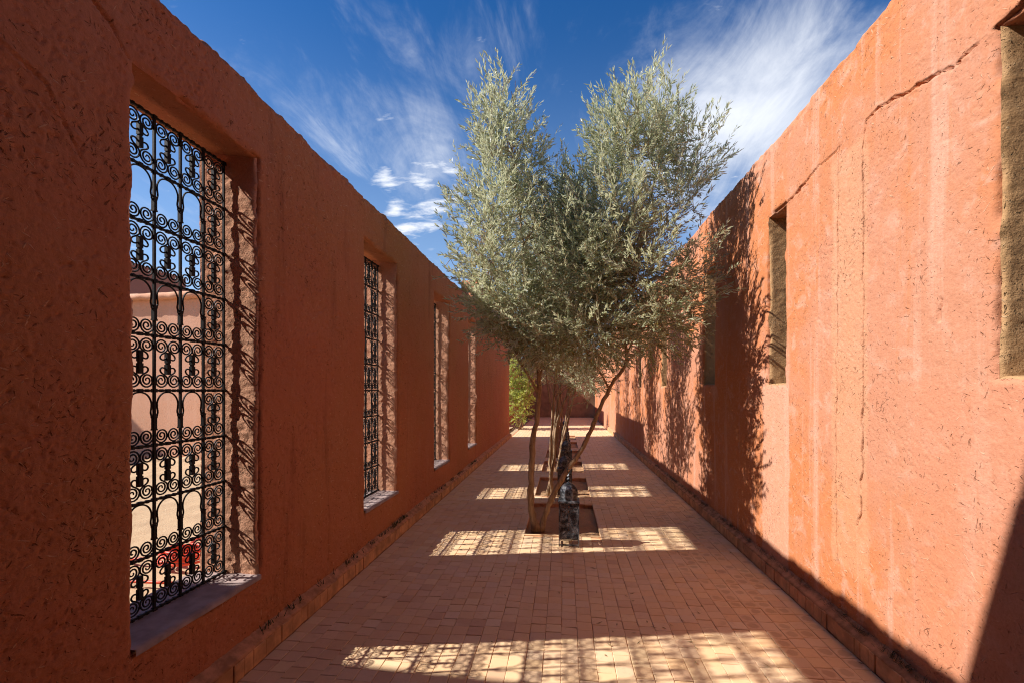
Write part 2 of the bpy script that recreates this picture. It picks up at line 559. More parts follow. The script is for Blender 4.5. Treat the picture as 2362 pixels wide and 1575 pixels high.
def mud_wall(name, xf, xb, ys, zs, wins, ztop, topfn, mats, cracks=(), rough=1.0, seed=0, splay=0.0, pit=1.0, pit_thr=0.0):
    n = 1.0 if xf > xb else -1.0
    th = abs(xf - xb)
    xs = np.linspace(xf, xb, 27)
    sheets = []       # (V, nu, nv, keepmask, mat, front flag)

    def grid(U, W, fn, mat, keep=None, front=False):
        uu, ww = np.meshgrid(U, W, indexing='ij')
        V = np.stack(fn(uu.ravel(), ww.ravel()), axis=1)
        sheets.append((V, len(U), len(W), keep, mat, front))
    yc = (ys[:-1] + ys[1:]) / 2
    zc = (zs[:-1] + zs[1:]) / 2
    keep = np.ones((len(yc), len(zc)), bool)
    for (a, b_, c, d) in wins:
        keep &= ~(((yc > a) & (yc < b_))[:, None] & ((zc > c) & (zc < d))[None, :])
    one = np.ones_like
    grid(ys, zs, lambda u, v: (xf * one(u), u, v), 0, keep, True)
    yb = snap(ys[::6], [ys[0], ys[-1]] + [q for win in wins for q in win[:2]])
    zb = snap(zs[::6], [zs[0], zs[-1]] + [q for win in wins for q in win[2:]])
    ybc = (yb[:-1] + yb[1:]) / 2
    zbc = (zb[:-1] + zb[1:]) / 2
    kb = np.ones((len(ybc), len(zbc)), bool)
    for (a, b_, c, d) in wins:
        kb &= ~(((ybc > a) & (ybc < b_))[:, None] & ((zbc > c) & (zbc < d))[None, :])
    grid(yb, zb, lambda u, v: (xb * one(u), u, v), 0, kb)
    grid(ys, xs, lambda u, v: (v, u, zs[-1] * one(u)), 0)                       # top
    grid(xs, zs, lambda u, v: (u, ys[-1] * one(u), v), 0)                      # ends
    grid(xs, zs, lambda u, v: (u, ys[0] * one(u), v), 0)
    for (a, b_, c, d) in wins:
        yy = ys[(ys >= a - 1e-6) & (ys <= b_ + 1e-6)]
        zz = zs[(zs >= c - 1e-6) & (zs <= d + 1e-6)]
        for yv in (a, b_):
            grid(xs, zz, lambda u, v: (u, yv * one(u), v), 1)
        grid(xs, yy, lambda u, v: (u, v, c * one(u)), 1)
        grid(xs, yy, lambda u, v: (u, v, d * one(u)), 0)
    Vall, Fall, Mall = [], [], []
    off = 0
    for (V, nu, nv, kp, mat, front) in sheets:
        V = V.copy()
        Y0, Z0 = V[:, 1].copy(), V[:, 2].copy()
        depth = np.abs(V[:, 0] - xf)
        # raise or lower the uneven top
        k = np.clip((Z0 - 3.05) / (ztop - 3.05), 0, 1)
        V[:, 2] = np.where(Z0 > 3.05, 3.05 + k * (topfn(Y0) - 3.05), Z0)
        # signed distance to nearest opening edge
        dE = np.full(len(V), 9.0)
        ly = np.zeros(len(V))
        lz = np.zeros(len(V))
        for (a, b_, c, d) in wins:
            dy = np.maximum(np.maximum(a - Y0, Y0 - b_), 0)
            dz = np.maximum(np.maximum(c - Z0, Z0 - d), 0)
            dd = np.hypot(dy, dz)
            better = dd < dE
            dE = np.where(better, dd, dE)
            cy, cz = (a + b_) / 2, (c + d) / 2
            ey = np.where(Y0 <= a + 1e-5, -1.0, np.where(Y0 >= b_ - 1e-5, 1.0, 0.0))
            ez = np.where(Z0 <= c + 1e-5, -1.0, np.where(Z0 >= d - 1e-5, 1.0, 0.0))
            ly = np.where(better, ey, ly)
            lz = np.where(better, ez, lz)
        rr = 0.045
        kk = np.clip(1 - dE / rr, 0, 1) ** 2 * np.clip(1 - depth / rr, 0, 1) ** 2
        edge_n = 1.0 + 0.8 * fbm(V, 7, 3, 40 + seed)
        D = np.zeros_like(V)
        D[:, 0] += -n * 0.017 * kk * edge_n
        D[:, 1] += 0.013 * kk * ly * edge_n
        D[:, 2] += 0.013 * kk * lz * edge_n
        # rounded top edge
        kt = np.clip(1 - (zs[-1] - Z0) / 0.09, 0, 1) ** 2
        kf = np.clip(1 - depth / 0.09, 0, 1) ** 2
        D[:, 2] += -0.05 * kt * kf
        D[:, 0] += -n * 0.04 * kt * kf
        wav = fbm(V, 0.7, 2, 3 + seed)
        isfront = front | (depth < 0.02)
        D[:, 0] += n * 0.011 * wav
        rg = 1.0 if mat == 0 else 0.95
        for ax in range(3):
            D[:, ax] += rough * rg * (0.0019 * vnoise(V * 7.5, 10 + ax + seed) + (0.0014 + .0010 * mat) * vnoise(V * 19, 14 + ax + seed) + (0.0015 + .0011 * mat) * vnoise(V * 46, 18 + ax + seed))
        kt2 = sstep(Z0, zs[-1] - 0.22, zs[-1])
        D[:, 2] += kt2 * (0.009 * vnoise(V * 4.5, 31 + seed) + 0.010 * vnoise(V * 12, 33 + seed) + 0.008 * vnoise(V * 30, 34 + seed))
        D[:, 0] += kt2 * (0.009 * vnoise(V * 9, 35 + seed) + 0.009 * vnoise(V * 24, 36 + seed))
        if front:
            free = np.clip((dE - 0.01) / 0.05, 0, 1) * np.clip((zs[-1] - Z0) / 0.1, 0, 1)
            # gouges and shrinkage pits, slightly longer than wide and lying every way
            for q, (sy, sz, sh, thr) in enumerate(((40, 105, .8, .50), (100, 42, -.6, .52), (70, 70, .3, .54), (120, 55, .9, .50), (55, 125, -.35, .52), (28, 75, .5, .62))):
                Q = np.stack([V[:, 0] * 30, (Y0 + sh * Z0) * sy, (Z0 - sh * Y0) * sz], 1)
                g = vnoise(Q, 50 + q + seed)
                lo = fbm(V, 1.6, 2, 60 + q + seed)
                D[:, 0] -= n * 0.0050 * pit * sstep(g + 0.32 * lo, thr + .10 + pit_thr, thr + .26 + pit_thr) * free
            for (pts, wd, dp) in cracks:
                wobY = 0.011 * vnoise(V * 11, 71) + 0.006 * vnoise(V * 34, 72)
                wobZ = 0.011 * vnoise(V * 11, 73) + 0.006 * vnoise(V * 34, 74)
                dist = poly_dist(Y0 + wobY, Z0 + wobZ, pts)
                wv = wd * (1.0 + 0.55 * vnoise(V * 4.0, 75) + 0.5 * vnoise(V * 17, 76))
                wv = np.maximum(wv, 0.0034 if wd > .0042 else 0.002)
                D[:, 0] -= n * dp * (1 - sstep(dist, wv * 0.5, wv * 1.5)) * np.clip(wv / wd, 0, 1.2)
                D[:, 0] += n * 0.004 * (1 - sstep(dist, wv, wv + 0.03)) * (vnoise(V * 8, 77) + .2)
        if splay:
            for (a, b_, c, d) in wins:
                wgt = np.where(Y0 <= b_, np.clip((Y0 - a) / (b_ - a), 0, 1), np.clip(1 - (Y0 - b_) / .6, 0, 1))
                D[:, 1] += splay * (depth / th) * wgt
            wz = np.where(Z0 <= d, np.clip((Z0 - d + .3) / .3, 0, 1), np.clip(1 - (Z0 - d) / .3, 0, 1))
            D[:, 2] += .08 * (depth / th) * wz
        V += D
        idx = np.arange(nu * nv).reshape(nu, nv) + off
        F = np.stack([idx[:-1, :-1], idx[1:, :-1], idx[1:, 1:], idx[:-1, 1:]], -1).reshape(-1, 4)
        if kp is not None:
            F = F[kp.ravel()]
        Vall.append(V)
        Fall.append(F)
        Mall.append(np.full(len(F), mat))
        off += len(V)
    me = mesh_np(name, np.concatenate(Vall), np.concatenate(Fall), mats, np.concatenate(Mall))
    return link(bpy.data.objects.new(name, me))


LX, LB = -1.78, -2.183
RX, RB = 1.75, 2.16
WINS = [(1.722, 2.497), (3.946, 4.754), (6.182, 6.990), (8.452, 9.26)]
SILL, LINT = 0.44, 2.90
LEND = 14.95

ys = lines((0.2, 1.2, .06), (1.2, 3.0, .0068), (3.0, 4.0, .010), (4.0, 6.0, .016), (6.0, 9.6, .028), (9.6, LEND, .05))
ys = snap(ys, [0.2, LEND, 9.55, 9.6] + [q for a in WINS for q in a])
zs = snap(lines((-0.1, 3.34, .0075)), [SILL, LINT, 3.34, -0.1])
lw = mud_wall('adobe_wall', LX, LB, ys, zs, [(a, b_, SILL, LINT) for a, b_ in WINS], 3.34,
              lambda y: np.where(y > 9.58, 3.90, 3.34), [M_LEFT, M_REV], rough=1.15, seed=1, splay=.0242, pit_thr=.02,
              cracks=[([(1.69, 2.90), (1.60, 2.99), (1.46, 3.07), (1.30, 3.2)], .006, .018), ([(1.5, 2.4), (1.38, 2.6), (1.25, 2.65)], .003, .01)])
tag(lw, 'shaded red mud wall pierced by four tall grilled windows', 'wall')


def rw(px, py):
    """point of the photograph on the plane of the right wall"""
    zc = 1050 * RX / .9936 / (px - 1300)
    return ((zc + RX * .1127) / .9936, CAM_H - (py - 900) * zc / 1050)


RW = [(1.70, 2.054, 1.60, 3.01), (3.863, 4.16, 1.60, 3.02), (5.545, 5.967, 1.62, 3.0), (8.05, 8.5, 1.62, 3.0), (10.62, 11.0, 1.62, 3.0)]
ysr = lines((0.2, 1.5, .06), (1.5, 4.3, .0078), (4.3, 6.2, .016), (6.2, 11.2, .032), (11.2, 26.0, .09))
ysr = np.unique(np.concatenate([ysr, np.arange(2.862, 2.925, .003), np.arange(3.105, 3.165, .003)]))
ysr = snap(ysr, [0.2, 26.0] + [q for a in RW for q in a[:2]])
zsr = snap(lines((-0.1, 3.70, .0080)), [3.70, -0.1, 1.60, 1.62, 3.0, 3.01, 3.02])
cr = [([rw(2303, 62), rw(2262, 98), rw(2205, 152), rw(2150, 185), rw(2095, 215), rw(2030, 250), rw(2004, 276), rw(1997, 310), rw(1993, 345), rw(1992, 470), rw(1993, 640), rw(1994, 800), rw(1993, 960), rw(1993, 1085), rw(1988, 1130)], .0046, .045),
      ([rw(1985, 1150), rw(1988, 1185), rw(1980, 1215)], .005, .03),
      ([rw(1938, 340), rw(1934, 470), rw(1933, 640), rw(1931, 840), rw(1932, 1050), rw(1930, 1250), rw(1936, 1300)], .0034, .03),
      ([rw(1807, 478), rw(1830, 452), rw(1862, 418), rw(1900, 375), rw(1938, 340)], .0040, .022),
      ([rw(2160, 330), rw(2120, 420)], .004, .012), ([rw(2175, 690), rw(2168, 740)], .006, .02),
      ([rw(2303, 65), rw(2330, 30), rw(2362, 5)], .0065, .035)]
r_w = mud_wall('adobe_wall', RX, RB, ysr, zsr, RW, 3.70, lambda y: 3.70 + 0.02 * np.sin(y * 1.3), [M_RIGHT, M_REV_R], rough=.7, seed=5, cracks=cr, pit=.75, pit_thr=.12)
tag(r_w, 'sunlit coral mud wall with a long crack and narrow slots', 'wall')

# far part of the passage
far_l = mud_wall('adobe_wall', -2.45, -2.85, lines((19.6, 26.4, .12)), lines((-.1, 4.3, .1)), [], 4.3, lambda y: 4.3 + 0 * y, [M_LEFT, M_REV], seed=9)
tag(far_l, 'far mud wall standing beyond the green bush', 'wall')
endw = MB()
endw.box(-4.0, 2.6, 26.45, 26.85, -.1, 3.4)
endw = endw.build('adobe_wall', simple_mat('dark_earth_render', (.27, .155, .09), .95, .1, var=.25, scale=3))
tag(endw, 'shaded wall closing the far end of the paved passage', 'wall')

# house behind the photographer's left shoulder: its parapet throws the shadow on the near paving
gh = MB()
gh.add([(-9.0, 1.62, -.1), (-2.17, 1.25, -.1), (-2.17, -5, -.1), (-9, -5, -.1), (-9.0, 1.62, 4.5), (-2.17, 1.25, 4.5), (-2.17, -5, 4.5), (-9, -5, 4.5)],
       [(0, 3, 2, 1), (4, 5, 6, 7), (0, 1, 5, 4), (1, 2, 6, 5), (2, 3, 7, 6), (3, 0, 4, 7)])
gho = gh.build('adobe_house', M_LEFT)
tag(gho, 'mud house beside the near end of the passage, behind the viewer', 'house')
g2 = MB()  # unseen slab, end wall and beam added to keep the near-left wall dark
g2.add([(-2.168, 1.245, 3.78), (2.5, 1.30, 3.78), (2.5, -5, 3.78), (-2.168, -5, 3.78), (-2.168, 1.245, 4.48), (2.5, 1.30, 4.48), (2.5, -5, 4.48), (-2.168, -5, 4.48)],
       [(0, 3, 2, 1), (4, 5, 6, 7), (0, 1, 5, 4), (1, 2, 6, 5), (2, 3, 7, 6), (3, 0, 4, 7)])
g2.box(-2.16, -1.79, -5, .19, -.1, 3.775)
g2.box(1.76, 2.16, -5, .19, -.1, 3.775)
g2.box(-2.16, 2.16, -2.9, -2.5, -.1, 3.775)
g2.box(-1.785, 1.755, 1.0, 1.2, 2.9, 3.775)
g2.build('added_shade_roof', simple_mat('dark_blocker_earth', (.16, .09, .055), .95, .1, var=.25, scale=3), gho)  # dark colour chosen to cut bounce light from this added blocker

# ------------------------------------------------------------------ window sills
for (a, b_) in WINS:
    xs_ = np.linspace(LB - .02, LX + .004, 12)
    yy = np.linspace(a - .01, b_ + .01, 24)
    uu, vv = np.meshgrid(xs_, yy, indexing='ij')
    P = np.stack([uu.ravel(), vv.ravel(), np.full(uu.size, SILL + .014)], 1)
    P[:, 2] += 0.004 * vnoise(P * 9, 3) + .002 * vnoise(P * 31, 4)
    P[:, 0] += np.where(P[:, 0] > LX - .01, .006 * vnoise(P * 12, 5), 0)
    B = P.copy()
    B[:, 2] = SILL - .012
    nu, nv = uu.shape
    idx = np.arange(nu * nv).reshape(nu, nv)
    F = np.stack([idx[:-1, :-1], idx[1:, :-1], idx[1:, 1:], idx[:-1, 1:]], -1).reshape(-1, 4)
    fe = np.stack([idx[-1, :-1], idx[-1, :-1] + nu * nv, idx[-1, 1:] + nu * nv, idx[-1, 1:]], -1)
    me = mesh_np('window_sill', np.concatenate([P, B]), np.concatenate([F, fe]), [M_SILL])
    link(bpy.data.objects.new('window_sill', me), lw)


# ------------------------------------------------------------------ wrought iron grilles
def catmull(pts, n=5):
    pts = [np.array(p, float) for p in pts]
    P = [2 * pts[0] - pts[1]] + pts + [2 * pts[-1] - pts[-2]]
    out = []
    for i in range(1, len(P) - 2):
        for k in range(n):
            t = k / n
            out.append(0.5 * ((2 * P[i]) + (-P[i - 1] + P[i + 1]) * t + (2 * P[i - 1] - 5 * P[i] + 4 * P[i + 1] - P[i + 2]) * t * t + (-P[i - 1] + 3 * P[i] - 3 * P[i + 1] + P[i + 2]) * t ** 3))
    out.append(P[-2])
    return out


CW, CH, NC, NR = 0.154, 0.269, 6, 9
GX = -2.007


def spiral(c, r1, r0, a_end, turns, n=30):
    pts = []
    for i in range(n + 1):
        t = i / n
        r = r0 + (r1 - r0) * t ** 0.9
        a = a_end - (1 - t) * turns * 2 * math.pi
        pts.append((c[0] + r * math.cos(a), c[1] + r * math.sin(a)))
    return pts


def heart_quarter(su, sv):
    c = (.248 * CW, .312 * CH)
    sp = spiral(c, .238 * CW, .035 * CW, math.pi, 2.05)
    tail = [(.014 * CW, .28 * CH), (.045 * CW, .245 * CH), (.13 * CW, .205 * CH), (.235 * CW, .17 * CH), (.285 * CW, .125 * CH), (.25 * CW, .082 * CH), (.17 * CW, .072 * CH), (.09 * CW, .092 * CH), (.035 * CW, .125 * CH)]
    pts = sp[:-1] + catmull([sp[-1]] + tail, 3)
    return [(0.0, su * p[0], sv * p[1]) for p in pts]


def gmesh(fn):
    mb = MB()
    fn(mb)
    return mb.mesh('scroll', M_IRON)


Q = {}
for su in (1, -1):
    for sv in (1, -1):
        mb = MB()
        pts = heart_quarter(su, sv)
        mb.tube(pts, [.0033 + .0010 * min(1, i / 12) for i in range(len(pts))], 5)
        Q[(su, sv)] = mb.mesh('scroll', M_IRON)
mb = MB()
mb.box(-.009, .009, -.0115, .0115, -.054, -.004)
mb.box(-.007, .007, -.0075, .0075, -.004, .004)
mb.box(-.009, .009, -.0105, .0105, .004, .058)
CLIP = mb.mesh('clip', M_IRON)
mb = MB()
half = [(0, .968), (.17, .95), (.31, .885), (.39, .79), (.395, .70), (.375, .625), (.375, .58), (.41, .55), (.45, .545), (.48, .565)]
half = [(u * CW, v * CH) for u, v in half]
full = [(-u, v) for u, v in reversed(half)] + half[1:]
pts = catmull(full, 4)
mb.tube([(0, p[0], p[1]) for p in pts], .0043, 5)
for s in (1, -1):
    tip = catmull([(.375 * CW * s, .60 * CH), (.385 * CW * s, .55 * CH), (.41 * CW * s, .49 * CH), (.455 * CW * s, .455 * CH)], 4)
    mb.tube([(0, p[0], p[1]) for p in tip], [.0046 - .003 * i / len(tip) for i in range(len(tip))], 5)
ARCH = mb.mesh('arch', M_IRON)
CS = {}
for su in (1, -1):
    c = (.232 * CW, .165 * CH)
    sp = spiral(c, .228 * CW, .035 * CW, 1.5 * math.pi, 2.0)
    tail = [(.33 * CW, .048 * CH), (.44 * CW, .105 * CH), (.478 * CW, .19 * CH), (.488 * CW, .27 * CH), (.49 * CW, .36 * CH)]
    pts = sp[:-1] + catmull([sp[-1]] + tail, 4)
    mb = MB()
    mb.tube([(0, su * p[0], p[1]) for p in pts], .0042, 5)
    CS[su] = mb.mesh('scroll', M_IRON)


def vbar(inner):
    mb = MB()
    mb.box(-.0055, .0055, -.0055, .0055, -.014, NR * CH + .012)
    for r_ in range(NR + 1):
        mb.box(-.009, .009, -.0105, .0105, r_ * CH - .009, r_ * CH + .009)
    if inner:
        for r_ in range(NR):
            if r_ % 2:
                mb.box(-.0085, .0085, -.0085, .0085, r_ * CH + .30 * CH, r_ * CH + .50 * CH)
                mb.box(-.010, .010, -.0105, .0105, r_ * CH + .50 * CH, r_ * CH + .53 * CH)
                mb.box(-.010, .010, -.0105, .0105, r_ * CH + .27 * CH, r_ * CH + .30 * CH)
            else:
                for v in (.19, .81):
                    mb.box(-.009, .009, -.009, .009, r_ * CH + v * CH - .007, r_ * CH + v * CH + .007)
    return mb.mesh('vertical_bar', M_IRON)


VB = {True: vbar(True), False: vbar(False)}
mb = MB()
mb.box(-.0045, .0045, -.02, NC * CW + .02, -.0055, .0055)
for c_ in range(NC):
    mb.box(-.0075, .0075, (c_ + .5) * CW - .011, (c_ + .5) * CW + .011, -.0085, .0085)
    for q in (.255, .745):
        mb.box(-.007, .007, (c_ + q) * CW - .006, (c_ + q) * CW + .006, -.0075, .0075)
HB = mb.mesh('horizontal_bar', M_IRON)

GLAB = ['largest ornate black iron grille, in the nearest window of the shaded wall',
        'tall black iron grille in the second window of the shaded wall',
        'thin sliver of iron grille in the third window of the shaded wall',
        'iron grille in the last window before the far end of the shaded wall']


def piece(name, me, parent, loc):
    o = bpy.data.objects.new(name, me)
    o.location = loc
    return link(o, parent)


for gi, (a, b_) in enumerate(WINS):
    g = empty('window_grille', (GX, b_ - .003 - NC * CW, SILL + .024))
    tag(g, GLAB[gi], 'window grille', 'wrought iron window grilles')
    for c_ in range(NC + 1):
        piece('vertical_bar', VB[0 < c_ < NC], g, (0, c_ * CW, 0))
    for r_ in range(NR + 1):
        piece('horizontal_bar', HB, g, (.001, 0, r_ * CH))
    for c_ in range(NC):
        for r_ in range(NR):
            yc_, z0_ = (c_ + .5) * CW, r_ * CH
            if c_ in (0, NC - 1) or r_ % 2 == 0:
                for k, q in Q.items():
                    piece('scroll', q, g, (0, yc_, z0_ + CH / 2))
                piece('clip', CLIP, g, (0, yc_, z0_ + CH / 2))
            else:
                piece('arch', ARCH, g, (0, yc_, z0_))
                for su in (1, -1):
                    piece('scroll', CS[su], g, (0, yc_, z0_))

# ------------------------------------------------------------------ ground and paving
FX0, FX1 = -1.712, 1.684
PITS = [(4.87, 6.23), (6.67, 8.10), (8.68, 9.98), (10.44, 11.80), (12.34, 13.74), (14.38, 15.70)]
PX0, PX1 = -.42, .392
gm = MB()
gm.add([(-400, -400, -.12), (400, -400, -.12), (400, 400, -.12), (-400, 400, -.12)], [(0, 1, 2, 3)])
tag(gm.build('ground', M_SAND), kind='structure')

# courtyard sand beyond the grilled wall, raked and lumpy
gx = lines((-22, -9, .35), (-9, -2.17, .06))
gy = lines((1.0, 3.0, .1), (3.0, 7.5, .05), (7.5, 12, .09), (12, 34, .6))
uu, vv = np.meshgrid(gx, gy, indexing='ij')
P = np.stack([uu.ravel(), vv.ravel(), np.full(uu.size, -.03)], 1)
P[:, 2] += .02 * fbm(P, 1.1, 2, 3) + .012 * fbm(P, 5.0, 3, 8) + .07 * sstep(P[:, 1], 8.2, 9.7) * (1 + fbm(P, 3.0, 3, 4)) * (P[:, 0] < -4)
idx = np.arange(uu.size).reshape(uu.shape)
F = np.stack([idx[:-1, :-1], idx[1:, :-1], idx[1:, 1:], idx[:-1, 1:]], -1).reshape(-1, 4)
o = link(bpy.data.objects.new('courtyard_sand', mesh_np('courtyard_sand', P, F, [M_SAND])))
tag(o, kind='structure')

bed = MB()
ZB = -.008


def bedbox(x0, x1, y0, y1):
    bed.box(x0, x1, y0, y1, -.115, ZB)


bedbox(FX0 - .07, PX0, -3.0, 26.4)
bedbox(PX1, FX1 + .066, -3.0, 26.4)
edges = [-3.0] + [q for p in PITS for q in p] + [26.4]
for i in range(0, len(edges), 2):
    bedbox(PX0, PX1, edges[i], edges[i + 1])
pav = bed.build('pavement', M_MORTAR)
tag(pav, kind='structure')

TS = .10
tiles = []
ncol = 34
cwid = (FX1 - FX0) / ncol
phase = 0.0
for c_ in range(ncol):
    phase += random.gauss(0, .012) if random.random() < .8 else random.gauss(0, .035)
    x0 = FX0 + c_ * cwid
    y = 1.0 + (phase % .1)
    drift = random.gauss(.1005, .0005)
    while y < 26.2:
        L = drift + random.gauss(0, .0022)
        xc, ycn = x0 + cwid / 2, y + L / 2
        inpit = any(p[0] - .035 < ycn < p[1] + .035 for p in PITS) and PX0 - .03 < xc < PX1 + .03
        if not inpit:
            tiles.append((xc, ycn, cwid - random.uniform(.0010, .0030), L - random.uniform(.0010, .0030)))
        y += L
tiles.sort(key=lambda q: q[1])
vis = [q for q in tiles if q[1] > 2.28]
near = vis[:300]
rest = vis[300:] + [q for q in tiles if q[1] <= 2.28]


def tile_geo(w_, l_, dz=0.0, ta=0.0, tb=0.0, j=0.0016):
    a, b_ = w_ / 2, l_ / 2
    bv = .003
    jit = [(random.uniform(-j, j), random.uniform(-j, j)) for _ in range(4)]
    cs = [(-a, -b_), (a, -b_), (a, b_), (-a, b_)]
    V = []
    for (zz, ins) in ((-.014, 0), (-.0025, 0), (0, bv)):
        for (cx, cy), (jx, jy) in zip(cs, jit):
            x = cx + jx - math.copysign(ins, cx)
            y = cy + jy - math.copysign(ins, cy)
            V.append((x, y, zz + (dz + ta * x + tb * y if zz > -.01 else 0)))
    F = [(8, 9, 10, 11)]
    for k in range(4):
        k2 = (k + 1) % 4
        F.append((4 + k, 4 + k2, 8 + k2, 8 + k))
        F.append((k, k2, 4 + k2, 4 + k))
    return V, F


def uv_of(V, F, w_, l_):
    return [(V[i][0] / w_ + .5, V[i][1] / l_ + .5) for f in F for i in f]


TVAR = []
for k in range(14):
    V, F = tile_geo(cwid - .0032, TS - .0028, random.uniform(-.0016, .0018), random.gauss(0, .013), random.gauss(0, .013))
    TVAR.append(mesh_np('tile', V, F, [M_TILE], smooth=False, attr={'tint': ('FACE', [k / 14.0] * len(F))}, uv=uv_of(V, F, cwid, TS)))
for (x, y, w_, l_) in near:
    o = bpy.data.objects.new('tile', random.choice(TVAR))
    o.location = (x, y, 0)
    o.scale = (w_ / (cwid - .0032), l_ / (TS - .0028), 1)
    o.rotation_euler = (0, 0, random.choice((0, math.pi)) + random.gauss(0, .006))
    link(o, pav)
V, F, T, U = [], [], [], []
for (x, y, w_, l_) in rest:
    v, f = tile_geo(w_, l_, random.uniform(-.0016, .0018), random.gauss(0, .013), random.gauss(0, .013))
    U += uv_of(v, f, w_, l_)
    o_ = len(V)
    V += [(p[0] + x, p[1] + y, p[2]) for p in v]
    F += [tuple(i + o_ for i in q) for q in f]
    T += [random.random()] * len(f)
o = link(bpy.data.objects.new('tiles', mesh_np('tiles', V, F, [M_TILE], smooth=False, attr={'tint': ('FACE', T)}, uv=U)), pav)
o['kind'] = 'stuff'

# skirting of upright tiles with a mud fillet over it, along both walls
def skirting(wall, xf, xw, n, y0, y1):
    y = y0
    k = 0
    acc = MB()
    while y < y1:
        L = random.choice((.1, .1, .1, .05, .075, .11))
        g = random.uniform(.001, .0035)
        h = .098 + random.uniform(-.004, .004)
        p = random.uniform(-.004, .004)
        x0, x1 = sorted((xf + n * p, xf - n * .022))
        if k < 299:
            v, f = tile_geo(.098, L - g)
            v = [((xf + n * p) + n * q[2], q[1], q[0] + .049) for q in v]
            v = [(q[0], q[1], q[2] * h / .098) for q in v]
            V = [(q[0], q[1] + y + L / 2, q[2] + .001) for q in v]
            me = mesh_np('skirting_tile', V, f, [M_SKIRT], smooth=False, attr={'tint': ('FACE', [random.random()] * len(f))}, uv=[(0, 0)] * (len(f) * 4))
            link(bpy.data.objects.new('skirting_tile', me), wall)
        else:
            acc.box(x0, x1, y, y + L - g, .001, h)
        y += L
        k += 1
    if acc.V:
        o = acc.build('skirting_tiles', M_SKIRT, wall)
        o['kind'] = 'stuff'
    yl = lines((y0, 5.0, .02), (5.0, y1, .05))
    prof = [(xf - n * .010, .0), (xf - n * .010, .096), (xf + n * .000, .100), (xf - n * .02, .112), (xf - n * .04, .126), (xf - n * .058, .138), (xw - n * .02, .150)]
    W = len(prof)
    V = np.array([(px, y, pz) for y in yl for (px, pz) in prof])
    amp = np.tile(np.array([0, 0, .4, 1, 1, 1, .6]), len(yl))
    V[:, 2] += amp * (.006 * fbm(V, 4, 3, 12) + .003 * vnoise(V * 28, 13))
    V[:, 0] += amp * n * .003 * vnoise(V * 16, 15)
    idx = np.arange(len(V)).reshape(len(yl), W)
    F = np.stack([idx[:-1, :-1], idx[1:, :-1], idx[1:, 1:], idx[:-1, 1:]], -1).reshape(-1, 4)
    link(bpy.data.objects.new('mortar_ledge', mesh_np('mortar_ledge', V, F, [M_MORTAR])), wall)


skirting(lw, -1.712, LX, 1, 1.15, LEND - .02)
skirting(r_w, 1.684, RX, -1, 1.15, 18.0)

# grass tufts and litter in the crack behind the skirting
V, F = [], []
for side, (xw, n) in enumerate(((LX, 1), (RX, -1))):
    for _ in range(110 if side else 60):
        yc_ = 1.6 + 7.5 * random.random() ** 1.3
        dens = random.randint(4, 26) if side else random.randint(3, 14)
        for k in range(dens):
            y = yc_ + random.gauss(0, .03)
            x = xw + n * (random.uniform(.005, .05))
            z = .135 + random.uniform(-.01, .005)
            h = random.uniform(.008, .04)
            dx, dy = random.gauss(0, .012), random.gauss(0, .014)
            wv = random.uniform(.0015, .004)
            o_ = len(V)
            V += [(x, y - wv, z), (x + wv, y + wv, z), (x + dx + wv * .5, y + dy + wv, z + h), (x + dx, y + dy, z + h)]
            F.append((o_, o_ + 1, o_ + 2, o_ + 3))
o = link(bpy.data.objects.new('weeds', mesh_np('weeds', V, F, [M_WEED], smooth=False)))
tag(o, kind='stuff')

# dry leaves blown about on the paving
V, F = [], []
for _ in range(230):
    x, y = random.gauss(.05, .75), random.uniform(2.6, 9.5)
    if not (FX0 + .02 < x < FX1 - .02):
        x = random.choice((FX0 + .03, FX1 - .03)) + random.uniform(-.02, .02)
    a, L, wd = random.uniform(0, 6.28), random.uniform(.025, .05), random.uniform(.006, .011)
    c_, s_ = math.cos(a), math.sin(a)
    o_ = len(V)
    for (u, v, z) in ((0, 0, .004), (L * .5, wd * .5, .006), (L, 0, .005 + random.uniform(0, .008)), (L * .5, -wd * .5, .003)):
        V.append((x + u * c_ - v * s_, y + u * s_ + v * c_, z))
    F.append((o_, o_ + 1, o_ + 2, o_ + 3))
o = link(bpy.data.objects.new('fallen_leaves', mesh_np('fallen_leaves', V, F, [simple_mat('dry_leaf', (.34, .24, .12), .8, .2, var=.5, scale=30, bump_s=0)], smooth=False)))
tag(o, kind='stuff')

